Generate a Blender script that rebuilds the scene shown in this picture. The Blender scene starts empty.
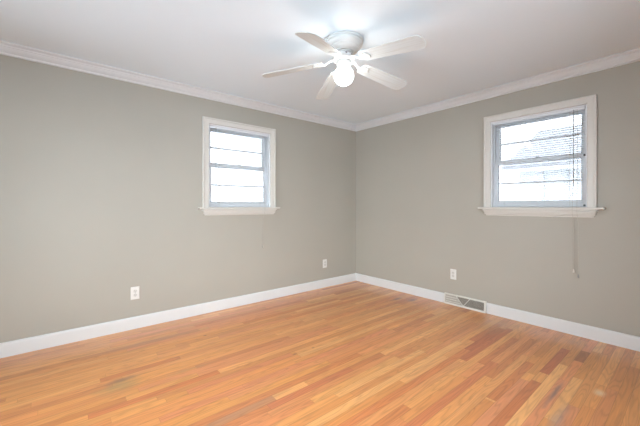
import bpy, bmesh, math, random
from math import pi, sin, cos, radians
from mathutils import Vector, Matrix
sc = bpy.context.scene
COL = sc.collection

# ------------------------------------------------------------------ camera
cd = bpy.data.cameras.new('camera'); cam = bpy.data.objects.new('camera', cd); COL.objects.link(cam)
cam.location = (-3.6315, -3.4673, 1.1792)
cam.rotation_euler = (pi/2, 0, radians(50.181 - 90))
cd.sensor_width = 36; cd.lens = 314.98/640*36; cd.shift_y = -7.2/640; cd.clip_start = .02
sc.camera = cam

# ------------------------------------------------------------------ sky, exposure
SKY = 4.0
w = bpy.data.worlds.new('overcast_sky'); sc.world = w; w.use_nodes = True
nt = w.node_tree; bg = nt.nodes['Background']
tc = nt.nodes.new('ShaderNodeTexCoord'); sp = nt.nodes.new('ShaderNodeSeparateXYZ'); rp = nt.nodes.new('ShaderNodeValToRGB')
nt.links.new(tc.outputs['Generated'], sp.inputs[0]); nt.links.new(sp.outputs['Z'], rp.inputs[0])
rp.color_ramp.elements[0].color = (.88, .94, 1, 1); rp.color_ramp.elements[1].color = (.80, .89, 1, 1)
nt.links.new(rp.outputs[0], bg.inputs['Color']); bg.inputs['Strength'].default_value = SKY
sc.view_settings.view_transform = 'Standard'; sc.view_settings.look = 'None'
sc.view_settings.gamma = 1; sc.view_settings.use_curve_mapping = False
sc.view_settings.exposure = 1.95
GLOBE = 4.2
BULB = 24.0
sc.cycles.max_bounces = 14; sc.cycles.diffuse_bounces = 9; sc.cycles.transparent_max_bounces = 24
sc.cycles.caustics_reflective = False; sc.cycles.caustics_refractive = False
sc.cycles.sample_clamp_indirect = 8

XR, YR, H = -4.95, -4.85, 2.44        # rear walls, ceiling height
T = .16                                # wall thickness
# windows on each wall: (centre along wall in local x, half width, z bottom, z top)
W1 = (-1.955, .393, 1.163, 2.088)
W2 = (2.429, .408, 1.165, 2.088)
FILL_W3 = (-1.6, 1.1, .25, 2.1)  # added unseen window, placed to let in fill light
FILL_W4 = (2.7, 1.4, .25, 2.1)  # second added rear opening, also there for fill

def portal(mat, wdw):
    l = bpy.data.lights.new('sky_portal', 'AREA'); l.shape = 'RECTANGLE'
    l.size = wdw[1]*2; l.size_y = wdw[3]-wdw[2]; l.cycles.is_portal = True
    o = bpy.data.objects.new('sky_portal', l); COL.objects.link(o)
    o.matrix_world = mat @ Matrix.Translation((wdw[0], T+.03, (wdw[2]+wdw[3])/2)) @ Matrix.Rotation(-pi/2, 4, 'X')
ML = Matrix.Identity(4)                                   # left wall (y=0): local x right, y outward
MR = Matrix.Rotation(-pi/2, 4, 'Z')                       # right wall (x=0)
M3 = Matrix.Translation((XR, 0, 0)) @ Matrix.Rotation(pi/2, 4, 'Z')     # rear wall x=XR, local x = +y
M4 = Matrix.Translation((0, YR, 0)) @ Matrix.Rotation(pi, 4, 'Z')       # rear wall y=YR, local x = -x
for m, wd in ((ML, W1), (MR, W2), (M3, FILL_W3), (M4, FILL_W4)): portal(m, wd)

# ------------------------------------------------------------------ materials
def s2l(c): return tuple(((v/255)/12.92 if v <= 10 else (((v/255)+.055)/1.055)**2.4) for v in c)
def mat(name, rgb, rough=.5, spec=.5, metal=0, noise=0, nscale=8, bump=0, bscale=60, coat=0):
    m = bpy.data.materials.new(name); m.use_nodes = True; n = m.node_tree.nodes; L = m.node_tree.links
    b = n['Principled BSDF']; c = s2l(rgb)
    b.inputs['Base Color'].default_value = (*c, 1); b.inputs['Roughness'].default_value = rough
    b.inputs['Specular IOR Level'].default_value = spec; b.inputs['Metallic'].default_value = metal
    b.inputs['Coat Weight'].default_value = coat
    t = n.new('ShaderNodeTexCoord')
    if noise:
        x = n.new('ShaderNodeTexNoise'); x.inputs['Scale'].default_value = nscale; x.inputs['Detail'].default_value = 4
        L.new(t.outputs['Object'], x.inputs['Vector'])
        r = n.new('ShaderNodeValToRGB')
        r.color_ramp.elements[0].position = .3; r.color_ramp.elements[1].position = .7
        r.color_ramp.elements[0].color = (*[v*(1-noise) for v in c], 1)
        r.color_ramp.elements[1].color = (*[min(1, v*(1+noise)) for v in c], 1)
        L.new(x.outputs['Fac'], r.inputs[0]); L.new(r.outputs[0], b.inputs['Base Color'])
    if bump:
        x = n.new('ShaderNodeTexNoise'); x.inputs['Scale'].default_value = bscale; x.inputs['Detail'].default_value = 3
        L.new(t.outputs['Object'], x.inputs['Vector'])
        bp = n.new('ShaderNodeBump'); bp.inputs['Strength'].default_value = bump; bp.inputs['Distance'].default_value = .002
        L.new(x.outputs['Fac'], bp.inputs['Height']); L.new(bp.outputs[0], b.inputs['Normal'])
    return m
M = {}
M['wall'] = mat('greige_wall_paint', (167, 163, 152), .55, .35, noise=.02, nscale=1.5, bump=.15, bscale=180)
M['ceiling'] = mat('white_ceiling_paint', (225, 237, 244), .9, .2, noise=.01, nscale=1.2, bump=.2, bscale=120)
M['trim'] = mat('white_trim_paint', (212, 213, 212), .4, .4, noise=.01, nscale=5)
M['casing'] = mat('cream_casing_paint', (205, 202, 195), .4, .4, noise=.01, nscale=5)
M['sash'] = mat('white_sash_paint', (222, 224, 226), .45, .4, noise=.01, nscale=5)
M['blind'] = mat('white_blind_vinyl', (214, 218, 222), .45, .4, noise=.01, nscale=9)
M['cord'] = mat('blind_cord', (186, 181, 170), .8, .2, noise=.02, nscale=50)
M['wand'] = mat('clear_grey_wand', (150, 156, 162), .3, .5, noise=.02, nscale=50)
M['plastic'] = mat('white_outlet_plastic', (214, 213, 208), .35, .5, noise=.01, nscale=20)
M['slot'] = mat('dark_slot', (60, 58, 55), .7, .2, noise=.05, nscale=50)
M['socket'] = mat('outlet_face_plastic', (200, 198, 192), .4, .5, noise=.01, nscale=20)
M['metal'] = mat('brushed_nickel', (150, 150, 150), .35, .5, 1, noise=.05, nscale=60)
M['darkmetal'] = mat('dark_metal', (70, 68, 66), .4, .5, .8, noise=.05, nscale=60)
M['fan'] = mat('white_fan_enamel', (207, 209, 207), .35, .5, noise=.01, nscale=9)
M['vent'] = mat('cream_vent_enamel', (212, 209, 200), .4, .5, noise=.04, nscale=18)
M['duct'] = mat('dark_duct_metal', (104, 98, 90), .7, .2, noise=.15, nscale=30)
M['louver'] = mat('grey_louver_metal', (168, 163, 153), .5, .4, noise=.08, nscale=30)
M['siding'] = mat('pale_siding', (226, 227, 228), .8, .2, noise=.04, nscale=3)
M['shingle'] = mat('grey_shingles', (178, 178, 180), .9, .1, noise=.15, nscale=6)
M['bounce_ground'] = mat('pale_bounce_ground', (205, 207, 210), .9, .1, noise=.06, nscale=2)  # made-up pale ground, bounces sky light up to the ceiling

def glass(name, tr):
    m = bpy.data.materials.new(name); m.use_nodes = True; n = m.node_tree.nodes; L = m.node_tree.links
    n.clear(); out = n.new('ShaderNodeOutputMaterial')
    t = n.new('ShaderNodeBsdfTransparent'); t.inputs[0].default_value = (*tr, 1)
    g = n.new('ShaderNodeBsdfGlossy'); g.inputs['Roughness'].default_value = .02
    f = n.new('ShaderNodeFresnel'); f.inputs['IOR'].default_value = 1.45
    mx = n.new('ShaderNodeMixShader'); L.new(f.outputs[0], mx.inputs[0]); L.new(t.outputs[0], mx.inputs[1]); L.new(g.outputs[0], mx.inputs[2])
    L.new(mx.outputs[0], out.inputs[0]); return m
M['glass'] = glass('clear_window_glass', (.95, .97, .97))
M['dimming'] = glass('sky_dimming_glass', (.43, .436, .44))  # tint added to dim the sky behind muntins and blinds
def glow(name, col, s):
    m = bpy.data.materials.new(name); m.use_nodes = True; b = m.node_tree.nodes['Principled BSDF']
    b.inputs['Base Color'].default_value = (.9, .9, .9, 1); b.inputs['Emission Color'].default_value = (*col, 1); b.inputs['Emission Strength'].default_value = s
    return m
M['bulb'] = glow('lit_bulb', (1, .99, .97), BULB)
def globe_mat():
    m = bpy.data.materials.new('lit_frosted_glass'); m.use_nodes = True; n = m.node_tree.nodes; L = m.node_tree.links
    n.clear(); out = n.new('ShaderNodeOutputMaterial'); mx = n.new('ShaderNodeMixShader'); mx.inputs[0].default_value = .45
    t = n.new('ShaderNodeBsdfTransparent'); e = n.new('ShaderNodeEmission'); e.inputs['Color'].default_value = (.98, .99, 1, 1); e.inputs['Strength'].default_value = GLOBE
    L.new(t.outputs[0], mx.inputs[1]); L.new(e.outputs[0], mx.inputs[2]); L.new(mx.outputs[0], out.inputs[0]); return m
M['globe'] = globe_mat()

def blade_mat():
    m = mat('white_washed_blade', (238, 235, 228), .5, .35)
    n = m.node_tree.nodes; L = m.node_tree.links; b = n['Principled BSDF']
    t = n.new('ShaderNodeTexCoord'); mp = n.new('ShaderNodeMapping'); mp.inputs['Scale'].default_value = (3, 70, 10)
    x = n.new('ShaderNodeTexNoise'); x.inputs['Scale'].default_value = 1; x.inputs['Detail'].default_value = 5
    r = n.new('ShaderNodeValToRGB'); a, c = s2l((197, 203, 201)), s2l((207, 215, 216))
    r.color_ramp.elements[0].position = .35; r.color_ramp.elements[1].position = .55
    r.color_ramp.elements[0].color = (*a, 1); r.color_ramp.elements[1].color = (*c, 1)
    L.new(t.outputs['Object'], mp.inputs[0]); L.new(mp.outputs[0], x.inputs['Vector']); L.new(x.outputs['Fac'], r.inputs[0]); L.new(r.outputs[0], b.inputs['Base Color'])
    return m
M['blade'] = blade_mat()

def floor_mat():
    m = bpy.data.materials.new('old_oak_strip_floor'); m.use_nodes = True; n = m.node_tree.nodes; L = m.node_tree.links
    b = n['Principled BSDF']
    at = n.new('ShaderNodeAttribute'); at.attribute_name = 'plank'          # rgb of the board, alpha = random
    uv = n.new('ShaderNodeUVMap'); uv.uv_map = 'board'
    sx = n.new('ShaderNodeSeparateXYZ'); L.new(uv.outputs[0], sx.inputs[0])
    tc = n.new('ShaderNodeTexCoord'); so = n.new('ShaderNodeSeparateXYZ'); L.new(tc.outputs['Object'], so.inputs[0])
    def math_(op, a, bb=None, c=None, clamp=False):
        q = n.new('ShaderNodeMath'); q.operation = op; q.use_clamp = clamp
        for i, v in enumerate((a, bb, c)):
            if v is None: continue
            if isinstance(v, (int, float)): q.inputs[i].default_value = v
            else: L.new(v, q.inputs[i])
        return q.outputs[0]
    # grain: stretched noise, shifted per board
    cmb = n.new('ShaderNodeCombineXYZ')
    L.new(math_('MULTIPLY', so.outputs['X'], 2.2), cmb.inputs[0]); L.new(math_('MULTIPLY', so.outputs['Y'], 60), cmb.inputs[1])
    L.new(math_('MULTIPLY', at.outputs['Alpha'], 37), cmb.inputs[2])
    g = n.new('ShaderNodeTexNoise'); g.inputs['Scale'].default_value = 1; g.inputs['Detail'].default_value = 6; g.inputs['Roughness'].default_value = .6
    g.inputs['Distortion'].default_value = .8; L.new(cmb.outputs[0], g.inputs['Vector'])
    # cathedral figure
    cm2 = n.new('ShaderNodeCombineXYZ')
    L.new(math_('MULTIPLY', so.outputs['X'], 1.3), cm2.inputs[0]); L.new(math_('MULTIPLY', so.outputs['Y'], 14), cm2.inputs[1]); L.new(math_('MULTIPLY', at.outputs['Alpha'], 91), cm2.inputs[2])
    wv = n.new('ShaderNodeTexNoise'); wv.inputs['Scale'].default_value = 1.2; wv.inputs['Detail'].default_value = 1; L.new(cm2.outputs[0], wv.inputs['Vector'])
    rings = math_('SINE', math_('MULTIPLY', wv.outputs['Fac'], 60))
    rings = math_('MULTIPLY', math_('POWER', math_('MULTIPLY_ADD', rings, .5, .5), 3), .16)
    gv = math_('MULTIPLY_ADD', g.outputs['Fac'], .62, .71)
    gv = math_('SUBTRACT', gv, rings)
    # worn patches
    wn = n.new('ShaderNodeTexNoise'); wn.inputs['Scale'].default_value = 1.1; wn.inputs['Detail'].default_value = 3; L.new(tc.outputs['Object'], wn.inputs['Vector'])
    gv = math_('MULTIPLY', gv, math_('MULTIPLY_ADD', wn.outputs['Fac'], .24, .88))
    # board edges
    e = math_('MINIMUM', sx.outputs['Y'], math_('SUBTRACT', 1, sx.outputs['Y']))
    e = math_('MULTIPLY', e, 28, clamp=True)
    e = math_('MULTIPLY_ADD', e, .34, .66)
    ex = math_('MULTIPLY', sx.outputs['X'], 450, clamp=True); ex = math_('MULTIPLY_ADD', ex, .4, .6)
    gv = math_('MULTIPLY', math_('MULTIPLY', gv, e), ex)
    mul = n.new('ShaderNodeVectorMath'); mul.operation = 'SCALE'; L.new(at.outputs['Color'], mul.inputs[0]); L.new(gv, mul.inputs['Scale'])
    col = mul.outputs[0]
    # stains: (x, y, radius x, radius y, colour, strength)
    wob = n.new('ShaderNodeTexNoise'); wob.inputs['Scale'].default_value = 14; wob.inputs['Detail'].default_value = 3; L.new(tc.outputs['Object'], wob.inputs['Vector'])
    for (x, y, rx, ry, c, k) in ((-3.31, -1.05, .13, .09, (136, 126, 84), .5), (-3.31, -.97, .12, .03, (120, 88, 70), .6),
                                 (-.34, -1.03, .12, .035, (112, 78, 74), .7), (-.22, -1.18, .09, .04, (110, 76, 72), .7),
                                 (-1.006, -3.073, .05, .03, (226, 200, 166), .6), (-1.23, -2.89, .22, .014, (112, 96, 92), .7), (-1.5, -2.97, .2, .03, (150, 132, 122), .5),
                                 (-2.18, -1.415, .02, .012, (130, 80, 60), .8), (-2.0, -1.42, .015, .012, (130, 80, 60), .7), (-2.6, -.6, .02, .01, (120, 70, 50), .8),
                                 (-2.8, -1.79, .28, .03, (150, 126, 108), .2), (-2.9, -1.12, .25, .02, (150, 120, 80), .4), (-.3, -2.2, .3, .15, (176, 140, 100), .35),
                                 (-2.95, -.42, .5, .05, (170, 128, 110), .4)):
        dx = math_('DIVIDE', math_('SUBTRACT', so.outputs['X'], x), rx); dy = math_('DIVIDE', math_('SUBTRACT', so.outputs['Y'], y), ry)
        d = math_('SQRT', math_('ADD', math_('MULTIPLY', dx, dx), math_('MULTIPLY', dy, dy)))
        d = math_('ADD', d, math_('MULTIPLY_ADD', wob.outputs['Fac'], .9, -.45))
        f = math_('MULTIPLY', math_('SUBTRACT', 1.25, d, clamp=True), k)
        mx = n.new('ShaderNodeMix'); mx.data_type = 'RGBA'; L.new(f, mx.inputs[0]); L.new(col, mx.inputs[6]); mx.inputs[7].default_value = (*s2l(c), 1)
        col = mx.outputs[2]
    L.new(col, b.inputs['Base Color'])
    L.new(math_('MULTIPLY_ADD', g.outputs['Fac'], .14, .36), b.inputs['Roughness'])
    b.inputs['Specular IOR Level'].default_value = .5
    b.inputs['Coat Weight'].default_value = .7; b.inputs['Coat Roughness'].default_value = .2
    bp = n.new('ShaderNodeBump'); bp.inputs['Strength'].default_value = .25; bp.inputs['Distance'].default_value = .001
    L.new(math_('ADD', math_('MULTIPLY', g.outputs['Fac'], .4), e), bp.inputs['Height']); L.new(bp.outputs[0], b.inputs['Normal'])
    return m
M['floor'] = floor_mat()

# ------------------------------------------------------------------ mesh helper
class MB:
    def __init__(s): s.v = []; s.f = []; s.sm = []
    def add(s, vs, fs, smooth=False):
        b = len(s.v); s.v += [tuple(v) for v in vs]; s.f += [tuple(b+i for i in f) for f in fs]; s.sm += [smooth]*len(fs); return s
    def box(s, x0, x1, y0, y1, z0, z1, m=None):
        vs = [Vector((x, y, z)) for x in (x0, x1) for y in (y0, y1) for z in (z0, z1)]
        if m: vs = [m @ v for v in vs]
        return s.add(vs, [(0, 1, 3, 2), (4, 6, 7, 5), (0, 4, 5, 1), (2, 3, 7, 6), (0, 2, 6, 4), (1, 5, 7, 3)])
    def loft(s, rings, closed=True, cap=True, smooth=False, loop=False):
        n = len(rings[0]); vs = [p for r in rings for p in r]; fs = []
        R = len(rings)
        for i in range(R if loop else R-1):
            a, b = i*n, ((i+1) % R)*n
            for j in range(n if closed else n-1):
                k = (j+1) % n; fs.append((a+j, a+k, b+k, b+j))
        s.add(vs, fs, smooth)
        if cap and not loop:
            s.add(rings[0], [tuple(range(n))[::-1]]); s.add(rings[-1], [tuple(range(n))])
        return s
    def lathe(s, prof, c=(0, 0, 0), n=48, m=None, smooth=True, cap=False):
        rings = []
        for r, z in prof:
            ring = [Vector((c[0]+r*cos(2*pi*k/n), c[1]+r*sin(2*pi*k/n), c[2]+z)) for k in range(n)]
            rings.append([m @ v for v in ring] if m else ring)
        return s.loft(rings, smooth=smooth, cap=cap)
    def tube(s, pts, r, n=8, smooth=True):
        pts = [Vector(p) for p in pts]; rs = r if isinstance(r, (list, tuple)) else [r]*len(pts); rings = []
        for i, p in enumerate(pts):
            d = (pts[min(i+1, len(pts)-1)]-pts[max(i-1, 0)]).normalized()
            a = d.cross(Vector((0, 0, 1)) if abs(d.z) < .9 else Vector((1, 0, 0))).normalized(); b = d.cross(a)
            rings.append([p+rs[i]*(cos(2*pi*k/n)*a+sin(2*pi*k/n)*b) for k in range(n)])
        return s.loft(rings, smooth=smooth)
    def build(s, name, material, parent=None, bevel=0, seg=2):
        me = bpy.data.meshes.new(name); me.from_pydata(s.v, [], s.f); me.polygons.foreach_set('use_smooth', s.sm)
        bm = bmesh.new(); bm.from_mesh(me); bmesh.ops.remove_doubles(bm, verts=bm.verts, dist=1e-6)
        bmesh.ops.recalc_face_normals(bm, faces=bm.faces); bm.to_mesh(me); bm.free()
        me.materials.append(material); o = bpy.data.objects.new(name, me); COL.objects.link(o)
        if parent: o.parent = parent
        if bevel:
            mo = o.modifiers.new('bevel', 'BEVEL'); mo.width = bevel; mo.segments = seg; mo.limit_method = 'ANGLE'; mo.harden_normals = False
        return o
def empty(name, m=None, loc=None):
    o = bpy.data.objects.new(name, None); COL.objects.link(o); o.empty_display_size = .1
    if m is not None: o.matrix_world = m
    if loc: o.location = loc
    return o
def tag(o, label, cat, group=None):
    o['label'] = label; o['category'] = cat
    if group: o['group'] = group
    return o
def struct(o): o['kind'] = 'structure'; return o

# ------------------------------------------------------------------ room shell
def wall(name, m, x0, x1, hole):
    c, hw, zb, zt = hole; b = MB()
    b.box(x0, c-hw, 0, T, -.02, H+.02); b.box(c+hw, x1, 0, T, -.02, H+.02)
    b.box(c-hw, c+hw, 0, T, -.02, zb); b.box(c-hw, c+hw, 0, T, zt, H+.02)
    o = b.build(name, M['wall']); o.matrix_world = m; return struct(o)
wall('wall_left', ML, XR-T, T, W1)
wall('wall_right', MR, -0, -YR+T, W2)
wall('wall_rear_left', M3, YR, 0, FILL_W3)
wall('wall_rear', M4, 0, -XR+T, FILL_W4)
b = MB(); b.box(XR-T, T, YR-T, T, H, H+.12); struct(b.build('ceiling', M['ceiling']))

# floor: one mesh of strip boards running parallel to the left wall
rnd = random.Random(7)
PW = .0572
PAL = [((205, 150, 92), 7), ((214, 163, 104), 6), ((196, 138, 84), 4), ((222, 178, 122), 3), ((186, 122, 78), 3), ((206, 142, 98), 4), ((170, 104, 70), 1.2)]
tot = sum(p[1] for p in PAL)
def pick():
    t = rnd.random()*tot
    for c, w_ in PAL:
        t -= w_
        if t <= 0: break
    k = 1+rnd.uniform(-.04, .04); return tuple(v*k for v in c)
PALE, RED, BRN, ORG, GLD, ROSE = (226, 184, 128), (164, 92, 66), (150, 96, 62), (198, 128, 84), (208, 158, 88), (204, 142, 110)
OV = [(-2.815, -2.9, -.75, PALE), (-2.755, -1.0, -.42, RED), (-2.70, -2.4, -1.2, ROSE), (-2.87, -1.8, -1.0, ROSE),
      (-2.255, -2.9, -1.05, ORG), (-2.235, -1.05, -.35, RED), (-2.14, -2.7, -.95, PALE), (-2.04, -2.3, -1.35, PALE), (-1.98, -2.45, -1.6, (218, 172, 112)),
      (-2.5, -2.4, -1.1, (190, 118, 84)), (-2.55, -1.35, -.4, (188, 124, 80)), (-2.42, -1.2, -.5, (190, 122, 80)), (-2.29, -1.25, -.3, (178, 104, 74)), (-2.2, -.85, -.25, (182, 110, 76)), (-3.03, -1.5, -.3, (204, 150, 92)), (-2.31, -2.4, -1.3, (212, 158, 108)),
      (-.915, -3.41, -1.9, (178, 112, 64)), (-.86, -2.9, -1.7, (196, 136, 82)), (-1.21, -4.4, -3.31, (176, 118, 62)), (-1.31, -3.5, -2.75, (186, 112, 66)), (-1.415, -3.0, -2.2, (196, 128, 92)),
      (-.42, -4.3, -2.6, (184, 126, 72)), (-.31, -2.6, -1.3, (186, 116, 74)), (-1.775, -3.2, -2.61, (170, 128, 100)), (-1.865, -2.68, -2.0, (186, 114, 84)),
      (-1.6, -3.2, -1.9, (206, 138, 102)), (-1.55, -2.7, -1.2, (206, 138, 102)), (-.55, -2.2, -.9, (190, 120, 70)), (-.72, -1.8, -.6, (196, 126, 74)),
      (-1.0, -1.5, -.3, (204, 136, 84)), (-1.1, -.5, -.1, (176, 110, 76)), (-3.1, -2.2, -.9, (194, 134, 92)), (-3.2, -1.6, -.4, (190, 134, 80)), (-3.25, -1.4, -.2, (200, 146, 92)),
      (-2.95, -.9, -.3, (202, 146, 82)), (-2.87, -.6, -.35, BRN), (-2.98, -2.4, -1.3, (196, 138, 108)), (-2.64, -1.6, -.9, (186, 120, 78)), (-2.6, -2.2, -.8, (214, 162, 108))]
rows = {}
for y, a, c_, col in OV: rows.setdefault(int(-y/PW), []).append((a, c_, col))
vs, fs, cols, uvs = [], [], [], []
nrow = int(-YR/PW)+1
for i in range(nrow):
    y1, y0 = -i*PW, max(-(i+1)*PW, YR)
    x = XR - rnd.uniform(0, 1.2); segs = []
    while x < 0:
        l = rnd.choice((rnd.uniform(.25, .7), rnd.uniform(.6, 1.4), rnd.uniform(1, 2.1)))
        c = pick()
        xm, ym = x+l/2, -i*PW
        if xm < -2.6 and ym > -1.7:      # honey-coloured boards on the left
            c = tuple(u*.55+v*.45 for u, v in zip(c, (204, 148, 74)))
        elif xm > -2.2 and ym < -1.6 and ym > -2.6:
            c = tuple(u*.7+v*.3 for u, v in zip(c, (222, 172, 120)))
        segs.append((max(x, XR), min(x+l, 0), c)); x += l
    segs = [q for q in segs if q[1] > XR]
    for a, c_, col in rows.get(i, []):
        new = []
        for (p, q, c) in segs:
            if q <= a or p >= c_: new.append((p, q, c)); continue
            if p < a: new.append((p, a, c))
            if q > c_: new.append((c_, q, c))
        segs = new+[(a, c_, col)]
    for (p, q, c) in segs:
        k = len(vs); vs += [(p, y0, 0), (q, y0, 0), (q, y1, 0), (p, y1, 0)]; fs.append((k, k+1, k+2, k+3))
        c = tuple((u*.68+v*.32)*k_ for u, v, k_ in zip(c, (212, 150, 90), (1.03, .945, .87)))
        cols.append((*s2l([min(255, max(0, v)) for v in c]), rnd.random())); uvs.append([(0, 0), (q-p, 0), (q-p, 1), (0, 1)])
nf = len(fs); k = len(vs)                 # the subfloor slab below, same mesh
vs += [(x, y, z) for z in (-.001, -.06) for x, y in ((XR-T, YR-T), (T, YR-T), (T, T), (XR-T, T))]
fs += [(k, k+1, k+2, k+3), (k+7, k+6, k+5, k+4), (k, k+4, k+5, k+1), (k+1, k+5, k+6, k+2), (k+2, k+6, k+7, k+3), (k+3, k+7, k+4, k)]
me = bpy.data.meshes.new('floor'); me.from_pydata(vs, [], fs)
me.uv_layers.new(name='board'); me.color_attributes.new('plank', 'FLOAT_COLOR', 'CORNER'); li = 0
ul = me.uv_layers['board']; at = me.color_attributes['plank']
for fi in range(len(fs)):
    for j in range(4):
        if fi < nf: ul.data[li].uv = uvs[fi][j]; at.data[li].color = cols[fi]
        else: ul.data[li].uv = (.5, .5); at.data[li].color = (.2, .1, .05, 0)
        li += 1
me.materials.append(M['floor']); fl = bpy.data.objects.new('floor', me); COL.objects.link(fl); struct(fl)

# crown moulding, one mitred run around the room
prof = [(0, .0846), (.013, .0846), (.015, .080), (.014, .074), (.009, .071), (.010, .066), (.018, .060), (.030, .049), (.036, .038), (.038, .031), (.046, .030), (.047, .026), (.043, .023), (.047, .017), (.057, .013), (.0650, .009), (.0650, 0), (0, 0)]
rings = []
for (sx_, sy_) in ((0, 0), (0, 1), (1, 1), (1, 0)):
    rings.append([Vector(((XR+p) if sx_ else -p, (YR+p) if sy_ else -p, H-z)) for p, z in prof])
b = MB(); b.loft(rings, loop=True); struct(b.build('trim_1', M['trim']))

# baseboards
BP = [(0, 0), (.015, 0), (.015, .100), (.012, .108), (.006, .1137), (0, .1137)]
def baseboard(name, m, spans):
    b = MB()
    for x0, x1 in spans:
        b.loft([[Vector((x, -p, z)) for p, z in BP] for x in (x0, x1)])
    o = b.build(name, M['trim']); o.matrix_world = m; return struct(o)
baseboard('baseboard_left', ML, [(XR, -.0)])
baseboard('baseboard_right', MR, [(.015, 1.494), (1.982, -YR)])
baseboard('baseboard_rear_left', M3, [(YR+.015, -.015)])
baseboard('baseboard_rear', M4, [(.015, -XR-.015)])

# ------------------------------------------------------------------ windows
def window(name, m, wd, cw=.066):
    c, hw, zb, zt = wd; r = empty(name, m @ Matrix.Translation((c, 0, 0))); struct(r)
    # casing: mitred on three sides
    pr = [(0, 0), (0, .014), (.004, .018), (.046, .018), (.050, .024), (cw-.004, .026), (cw, .022), (cw, 0)]
    rg = [[Vector((-hw-w_, -d, zb)) for w_, d in pr], [Vector((-hw-w_, -d, zt+w_)) for w_, d in pr],
          [Vector((hw+w_, -d, zt+w_)) for w_, d in pr], [Vector((hw+w_, -d, zb)) for w_, d in pr]]
    MB().loft(rg).build('casing', M['casing'], r)
    # stool and mitred apron
    so = hw+cw+.050
    b = MB(); b.box(-so, so, -.058, 0, zb-.020, zb); b.box(-hw, hw, 0, .05, zb-.020, zb); b.build('stool', M['casing'], r, .004, 3)
    ap = [(.040, zb-.020), (.040, zb-.027), (.046, zb-.028), (.046, zb-.034), (.034, zb-.037), (.033, zb-.048), (.027, zb-.062), (.024, zb-.066), (.030, zb-.067), (.028, zb-.074), (.014, zb-.080), (.014, zb-.090), (0.0, zb-.090)]
    b = MB(); b.loft([[Vector((-hw-.030-d*.95, 0, z)), Vector((-hw-.030-d*.95, -d-.001, z)), Vector((hw+.030+d*.95, -d-.001, z)), Vector((hw+.030+d*.95, 0, z))] for d, z in ap[:-1]])
    b.build('apron', M['casing'], r)
    # jamb liner
    b = MB(); t = .012
    b.box(-hw, -hw+t, 0, T, zb, zt); b.box(hw-t, hw, 0, T, zb, zt); b.box(-hw+t, hw-t, 0, T, zt-t, zt); b.box(-hw+t, hw-t, .05, T+.03, zb-.01, zb+.012)
    b.box(-hw+t, -hw+t+.012, .045, .057, zb, zt-t); b.box(hw-t-.012, hw-t, .045, .057, zb, zt-t)
    b.build('jamb', M['sash'], r, .0015, 1)
    return r, t
def sash(r, name, hw, z0, z1, y, bot, top, mz, st=.040, mb=.017, vert=(), gm='dimming'):
    d = .030; b = MB()
    b.box(-hw, -hw+st, y, y+d, z0, z1); b.box(hw-st, hw, y, y+d, z0, z1)
    b.box(-hw+st, hw-st, y, y+d, z0, z0+bot); b.box(-hw+st, hw-st, y, y+d, z1-top, z1)
    for z in mz: b.box(-hw+st, hw-st, y+.004, y+d-.004, z-mb/2, z+mb/2)
    for x in vert: b.box(x-.03, x+.03, y, y+d, z0+bot, z1-top)
    s = b.build(name, M['sash'], r, .003, 2)
    MB().box(-hw+st-.004, hw-st+.004, y+d/2-.002, y+d/2+.002, z0+bot-.004, z1-top+.004).build('glass_pane', M[gm], s)
    return s
def double_hung(name, m, wd):
    r, t = window(name, m, wd); c, hw, zb, zt = wd; hi = hw-t
    up = sash(r, 'upper_sash', hi-.001, 1.622, zt-t, .092, .040, .045, [1.846], st=.046)
    lo = sash(r, 'lower_sash', hi-.001, zb+.013, 1.664, .058, .052, .042, [1.418], st=.040)
    b = MB(); b.box(-.03, .03, .060, .084, 1.6635, 1.6675); b.lathe([(.011, 0), (.011, .008), (.006, .011), (0.0005, .011)], (0, .072, 1.6665), 16, cap=True)
    b.box(-.004, .026, .060, .068, 1.670, 1.676); b.build('sash_lock', M['metal'], lo)
    return r
def added_fill_window(name, m, wd, n=1):  # rear windows out of view, added to fill the room with sky light
    r, t = window(name, m, wd); c, hw, zb, zt = wd
    sash(r, 'sash_frame', hw-t-.001, zb+.013, zt-t, .07, .06, .05, [], st=.05, vert=[0], gm='glass')
    return r
double_hung('window_1', ML, W1)
double_hung('window_2', MR, W2)
added_fill_window('added_fill_window_3', M3, FILL_W3)
added_fill_window('added_fill_window_4', M4, FILL_W4)

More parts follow.
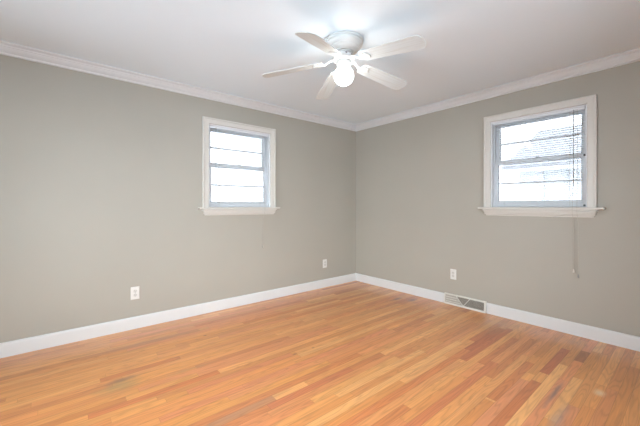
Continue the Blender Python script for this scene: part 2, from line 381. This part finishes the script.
# ------------------------------------------------------------------ mini blinds
def blind(m, wd, label, wand, cords, hooks, tilt):
    c, hw, zb, zt = wd; r = empty('window_blind', m @ Matrix.Translation((c, 0, zt-.012)))
    tag(r, label, 'blind'); hh = hw-.020; top = 0.0; Z = zt-.012      # local z=0 under the head jamb
    b = MB(); b.box(-hh, hh, .008, .036, -.026, -.001); b.box(-hh, hh, .006, .0095, -.028, -.001); b.build('head_rail', M['blind'], r, .002, 2)
    zb_l = zb-Z+.006; b = MB(); b.box(-hh+.004, hh-.004, .011, .033, zb_l, zb_l+.013); b.build('bottom_rail', M['blind'], r, .004, 3)
    # slats: thin curved strips, nearly level
    b = MB(); z = -.040; ti = radians(tilt)
    while z > zb_l+.022:
        rg = []
        for x in (-hh+.004, hh-.004):
            P = []
            for s_, off in ((1, 0), (-1, .0009)):
                for k in range(5):
                    u = (k/4-.5)*s_; yy = u*.0245; zz = (.25-u*u)*.0075-off
                    P.append(Vector((x, .022+yy*cos(ti)-zz*sin(ti), z+yy*sin(ti)+zz*cos(ti))))
            rg.append(P)
        b.loft(rg, smooth=False); z -= .0212
    b.build('slats', M['blind'], r)
    for x in (-hh+.11, hh-.11):
        b = MB()
        for y in (.0085, .0355): b.box(x-.0007, x+.0007, y-.0005, y+.0005, zb_l+.010, -.024)
        b.build('ladder_cord', M['cord'], r)
    x, zl = wand
    b = MB(); b.tube([(x, .002, -.020), (x, -.001, -.040), (x, .001, -.07), (x, .001, zl-Z)], .0034, 6); w_ = b.build('tilt_wand', M['wand'], r)
    MB().tube([(x, .012, -.018), (x, .0, -.018), (x, -.003, -.024), (x, .0, -.031)], .0022, 6).build('wand_hook', M['metal'], w_)
    for (x, x2, y2, zl, r_t, mm) in cords:
        pts = [(x, .004, -.022), (x, .0, -.05), (x+(x2-x)*.55, -.012, (zb-Z)*.6), (x+(x2-x)*.9, -.052, zb-Z+.10), (x2, -.063, zb-Z+.0), (x2, -.062, zb-Z-.05), (x2, y2-.003, zb-Z-.14), (x2, y2, zl-Z+.03)]
        # smooth the path a little
        cd_ = MB().tube(pts, .0013, 5).build('lift_cord', M['cord'], r)
        if r_t:
            MB().lathe([(.0015, .030), (.0035, .027), (.0055, .012), (.0075, 0), (.006, -.003), (.0005, -.003)], (x2, y2, zl-Z), 14).build('tassel', mm, cd_)
    for (x, zz) in hooks:
        b = MB(); b.box(x-.006, x+.006, -.001+.004, .03, zz-.009-Z, zz+.005-Z); b.build('rail_bracket', M['darkmetal'], r, .002, 2)
    return r
blind(ML, W1, 'white mini blind in the left wall window, long wand at its left side', (-2.262+1.955, 1.31),
      [(-1.665+1.955, -1.672+1.955, -.012, .665, .001, M['cord'])], [], 4)
blind(MR, W2, 'white mini blind in the right wall window, two pull cords hanging under its sill', (2.738-2.429, 1.36),
      [(2.742-2.429, 2.742-2.429, -.014, .573, .001, M['plastic']), (2.765-2.429, 2.775-2.429, -.014, .530, .001, M['metal'])], [(hh_, z_) for hh_, z_ in ((W2[1]-.024, 1.640), (W2[1]-.024, 1.186))], 2)

# ------------------------------------------------------------------ outlets
def outlet(m, x, z, label, w_=.074, h_=.122):
    r = empty('wall_outlet', m @ Matrix.Translation((x, 0, z))); tag(r, label, 'outlet', 'outlets along the walls')
    b = MB(); k = .004
    b.loft([[Vector((sx_*(w_/2-i), -y, sz*(h_/2-i))) for sx_, sz in ((-1, -1), (1, -1), (1, 1), (-1, 1))] for i, y in ((0, 0), (0, .002), (k, .0055))])
    p = b.build('cover_plate', M['plastic'], r, .0012, 2)
    for s_ in (-1, 1):
        n = 20; ring = []
        for q in range(n):
            a = 2*pi*q/n; ring.append((max(-.0165, min(.0165, .0185*cos(a))), .0145*sin(a)))
        b = MB(); b.loft([[Vector((u, -y, v+s_*.0195)) for u, v in ring] for y in (.004, .0075)])
        f = b.build('receptacle', M['socket'], r)
        b = MB(); b.box(-.0075, -.0055, -.0079, -.0070, s_*.0195-.001, s_*.0195+.008); b.box(.0055, .0075, -.0079, -.0070, s_*.0195-.001, s_*.0195+.007)
        b.box(-.002, .002, -.0079, -.0070, s_*.0195-.009, s_*.0195-.005); b.build('slots', M['slot'], f)
    b = MB(); b.lathe([(.0001, .0072), (.003, .0068), (.0035, .005)], (0, 0, 0), 12, Matrix.Rotation(pi/2, 4, 'X')); b.build('screw', M['metal'], r)
    return r
outlet(ML, -3.057, .340, 'white duplex outlet on the left wall, the one farthest from the corner')
outlet(ML, -.650, .341, 'white duplex outlet on the left wall close to the room corner')
outlet(MR, 1.598, .361, 'white duplex outlet on the right wall above the floor vent')

# ------------------------------------------------------------------ baseboard register
def register():
    x0, x1, h = 1.496, 1.980, .126
    r = empty('floor_vent', MR @ Matrix.Translation(((x0+x1)/2, 0, 0))); tag(r, 'cream metal baseboard heating vent set in the right wall baseboard', 'vent')
    hw = (x1-x0)/2; fr = .013
    def yf(z): return -.034+.012*(z/h)                       # face leans back towards the top
    b = MB()
    def bar(xa, xb, za, zb, d=.006): 
        b.add([(x, yf(z)-(0 if f else 0)+(d if f else 0), z) for x in (xa, xb) for z in (za, zb) for f in (0, 1)],
              [(0, 4, 6, 2), (1, 3, 7, 5), (0, 1, 5, 4), (2, 6, 7, 3), (0, 2, 3, 1), (4, 5, 7, 6)])
    bar(-hw, hw, 0.001, .020); bar(-hw, hw, h-.013, h); bar(-hw, -hw+fr, .020, h-.013); bar(hw-fr-.008, hw, .020, h-.013)
    # side and top returns to the wall
    for sx_ in (-hw, hw-.003): b.add([(x, y, z) for x in (sx_, sx_+.003) for y, z in ((yf(0), .001), (yf(h), h), (-.001, h), (-.001, .001))], [(0, 1, 2, 3), (7, 6, 5, 4), (0, 4, 5, 1), (1, 5, 6, 2), (2, 6, 7, 3), (3, 7, 4, 0)])
    b.box(-hw, hw, yf(h), -.001, h-.003, h)
    b.build('frame', M['vent'], r, .0015, 2)
    b = MB(); b.box(-hw+.004, hw-.004, -.006, -.001, .002, h-.004); b.build('duct_back', M['duct'], r)
    # fine horizontal louvres
    b = MB()
    za, zb, n = .022, h-.014, 9
    for i in range(n):
        z = za+(i+.5)*(zb-za)/n; y = yf(z)+.008
        b.box(-.085, hw-.02, y, y+.004, z-.0022, z+.0022)
    for i in range(26):
        x = -.082+i*(hw+.062)/25; b.box(x-.0009, x+.0009, -.020, -.012, .018, h-.012)
    b.build('louver_grille', M['louver'], r)
    # closed damper plate behind the left third
    b = MB(); z0, z1 = .020, h-.013
    P = [(-hw+.010, z0), (-.010, z0), (-.088, z1), (-hw+.010, z1)]
    b.loft([[Vector((x, yf(z)+o, z)) for x, z in P] for o in (.004, .007)])
    d = b.build('damper_plate', M['louver'], r)
    b = MB()
    for k in range(3):
        z = .036+k*.026; e = -.028-(z-z0)*.84
        b.loft([[Vector((-hw+.022, yf(z)+.0015, z-.0015)), Vector((e, yf(z)+.0015, z-.0015)), Vector((e, yf(z)+.0015, z+.0015)), Vector((-hw+.022, yf(z)+.0015, z+.0015))], [Vector((-hw+.022, yf(z)+.005, z-.003)), Vector((e, yf(z)+.005, z-.003)), Vector((e, yf(z)+.005, z+.003)), Vector((-hw+.022, yf(z)+.005, z+.003))]])
    b.build('damper_rib', M['vent'], d)
    for (xa, za_, xb, zb_) in ((-.092, z1, -.006, z0), (-.006, z0, .066, z1)):
        b = MB(); w_ = .0045
        b.loft([[Vector((xa-w_, yf(za_)+o, za_)), Vector((xa+w_, yf(za_)+o, za_)), Vector((xb+w_, yf(zb_)+o, zb_)), Vector((xb-w_, yf(zb_)+o, zb_))] for o in (-.003, .002)])
        b.build('diagonal_bar', M['vent'], r)
register()

# ------------------------------------------------------------------ ceiling fan
FC = Vector((-1.950, -1.735, 0))
fan = empty('ceiling_fan', loc=(FC.x, FC.y, H)); tag(fan, 'white five blade hugger ceiling fan with one lit round globe', 'ceiling fan')
b = MB(); b.lathe([(.02, 0), (.140, 0), (.145, -.003), (.145, -.016), (.140, -.019), (.136, -.022), (.136, -.028), (.142, -.030), (.142, -.040), (.134, -.050), (.124, -.058), (.118, -.061), (.116, -.068), (.108, -.078), (.096, -.086), (.084, -.091), (.080, -.096), (.02, -.096)], n=72, smooth=False)
h_ = b.build('motor_housing', M['fan'], fan)
b = MB(); b.lathe([(.02, -.096), (.066, -.096), (.074, -.101), (.075, -.109), (.067, -.113), (.065, -.120), (.070, -.126), (.082, -.130), (.083, -.150), (.072, -.160), (.02, -.160)], n=60, smooth=False)
fw = b.build('flywheel', M['fan'], fan)
for k in range(8):
    a = 2*pi*k/8+.3; mm = Matrix.Rotation(a, 4, 'Z'); b = MB(); b.box(.060, .068, -.007, .007, -.1205, -.1145, mm); b.build('vent_slot', M['slot'], fw)
b = MB(); b.lathe([(.01, -.160), (.052, -.160), (.056, -.166), (.056, -.184), (.048, -.190), (.044, -.198), (.01, -.198)], n=48); b.build('light_fitter', M['fan'], fan)
b = MB(); prof = [(.036, -.190), (.038, -.200)]
for k in range(1, 25):
    a = pi*(.17+.83*k/24); prof.append((max(.0005, .0755*sin(a)), -.268+.0745*cos(a)))
b.lathe(prof, n=48); gl = b.build('light_globe', M['globe'], fan)
b = MB(); b.lathe([(.0125, -.200), (.0125, -.250), (.022, -.275)]+[(max(.0004, .030*sin(pi*k/14)), -.305+.030*cos(pi*k/14)) for k in range(4, 15)], n=28); b.build('bulb', M['bulb'], gl)
for (ang, zt_, R) in [(-81.8, 2.216, .645), (-7.8, 2.216, .645), (65.3, 2.202, .645), (133.1, 2.200, .645), (203.5, 2.192, .645)]:
    zr = 2.270; droop = math.asin((zr-zt_)/(R-.165)); BZ = zr-H+.165*math.tan(droop)
    pitch = Matrix.Rotation(radians(-12), 4, 'X')
    # blade local: x along the blade; tilt about its own axis (clockwise edge up)
    base = Matrix.Rotation(radians(ang), 4, 'Z') @ Matrix.Translation((0, 0, BZ)) @ Matrix.Rotation(droop, 4, 'Y')
    out = []
    r0, r1, w0, w1 = .165, R, .056, .069
    def hw_at(x): return w0+(w1-w0)*min(1, (x-r0)/(.75*(r1-r0)))
    top = []
    for k in range(7):      # root corner
        a = pi/2*k/6; top.append((r0+.020*(1-sin(a)) , hw_at(r0)-.020+.020*sin(a)) if False else (r0+.020-.020*cos(a), hw_at(r0)-.020+.020*sin(a)))
    for k in range(1, 12): x = r0+.02+(r1-.045-r0-.02)*k/12; top.append((x, hw_at(x)))
    for k in range(9):
        a = pi/2*k/8; top.append((r1-.045+.045*sin(a), w1-.045+.045*cos(a)))
    out = top+[(x, -y) for x, y in reversed(top)]
    th = .0055
    rings = [[pitch @ Vector((x, y, z)) for x, y in out] for z in (-th/2, th/2)]
    b = MB(); b.loft(rings); bl = b.build('blade', M['blade'], fan, .0012, 2); bl.matrix_local = base
    # iron: S curved arm then a splayed pad under the blade
    b = MB(); zb_ = -.146-BZ+.08*math.tan(droop)
    path = [(.070, zb_, .017), (.095, zb_+.002, .015), (.112, zb_-.004, .012), (.130, zb_*.55-.006, .011), (.148, -.012, .013), (.168, -.008, .022), (.190, -.0075, .034), (.215, -.007, .036), (.232, -.0065, .020), (.240, -.006, .006)]
    rg = []
    for x, z, w_ in path:
        t_ = .004; k = 1 if x > .16 else max(0, (x-.10)/.06)
        ring = [Vector((x, -w_, z-t_)), Vector((x, -w_*.4, z-t_*1.9)), Vector((x, w_*.4, z-t_*1.9)), Vector((x, w_, z-t_)), Vector((x, w_, z+t_)), Vector((x, -w_, z+t_))]
        pk = Matrix.Rotation(radians(-12)*k, 4, 'X'); rg.append([pk @ v for v in ring])
    b.loft(rg, smooth=False)
    br = b.build('blade_bracket', M['fan'], bl, .0015, 2)
# ------------------------------------------------------------------ outside: pale ground added for bounce light, and the neighbour's house
b = MB(); b.box(-45, 60, -50, 50, -.55, -.45); struct(b.build('ground', M['bounce_ground']))  # unseen, kept pale as a reflector
hs = empty('neighboring_house', loc=(12, -4.2, -.45)); tag(hs, 'pale single storey house with grey roof outside the right window', 'house')
b = MB()
P = [(-3.6, 0), (3.6, 0), (3.6, 2.95), (0, 4.6), (-3.6, 2.95)]
b.loft([[Vector((x, y, z)) for x, z in P] for y in (-5, 4.6)]); hb = b.build('siding', M['siding'], hs)
b = MB(); P = [(-4.05, 2.80), (0, 4.66), (4.05, 2.80), (4.05, 2.94), (0, 4.80), (-4.05, 2.94)]
b.loft([[Vector((x, y, z)) for x, z in P] for y in (-5.4, 5.0)]); b.build('roof', M['shingle'], hs)
b = MB(); b.box(-4.10, -4.0, -5.4, 5.0, 2.72, 2.84); b.build('gutter', M['siding'], hs)
b = MB(); b.box(-3.70, -3.62, 3.9, 3.98, .05, 2.78); b.build('downspout', M['siding'], hs)
f = MB(); f.box(-3.66, -3.60, -1.2, .2, 1.1, 2.4); wf = f.build('window_frame', M['trim'], hs)
MB().box(-3.675, -3.655, -1.12, .12, 1.18, 2.32).build('window_pane', M['shingle'], wf)
# low gable wing nearer to us
b = MB(); P = [(-1.6, 0), (1.6, 0), (1.6, 2.5), (0, 3.5), (-1.6, 2.5)]
b.loft([[Vector((x, y, z)) for y, z in P] for x in (-5.2, -3.5)]); b.build('porch_wing', M['siding'], hs)
b = MB(); P = [(-1.9, 2.36), (0, 3.56), (1.9, 2.36), (1.9, 2.48), (0, 3.68), (-1.9, 2.48)]
b.loft([[Vector((x, y, z)) for y, z in P] for x in (-5.5, -2.6)]); b.build('porch_roof', M['shingle'], hs)
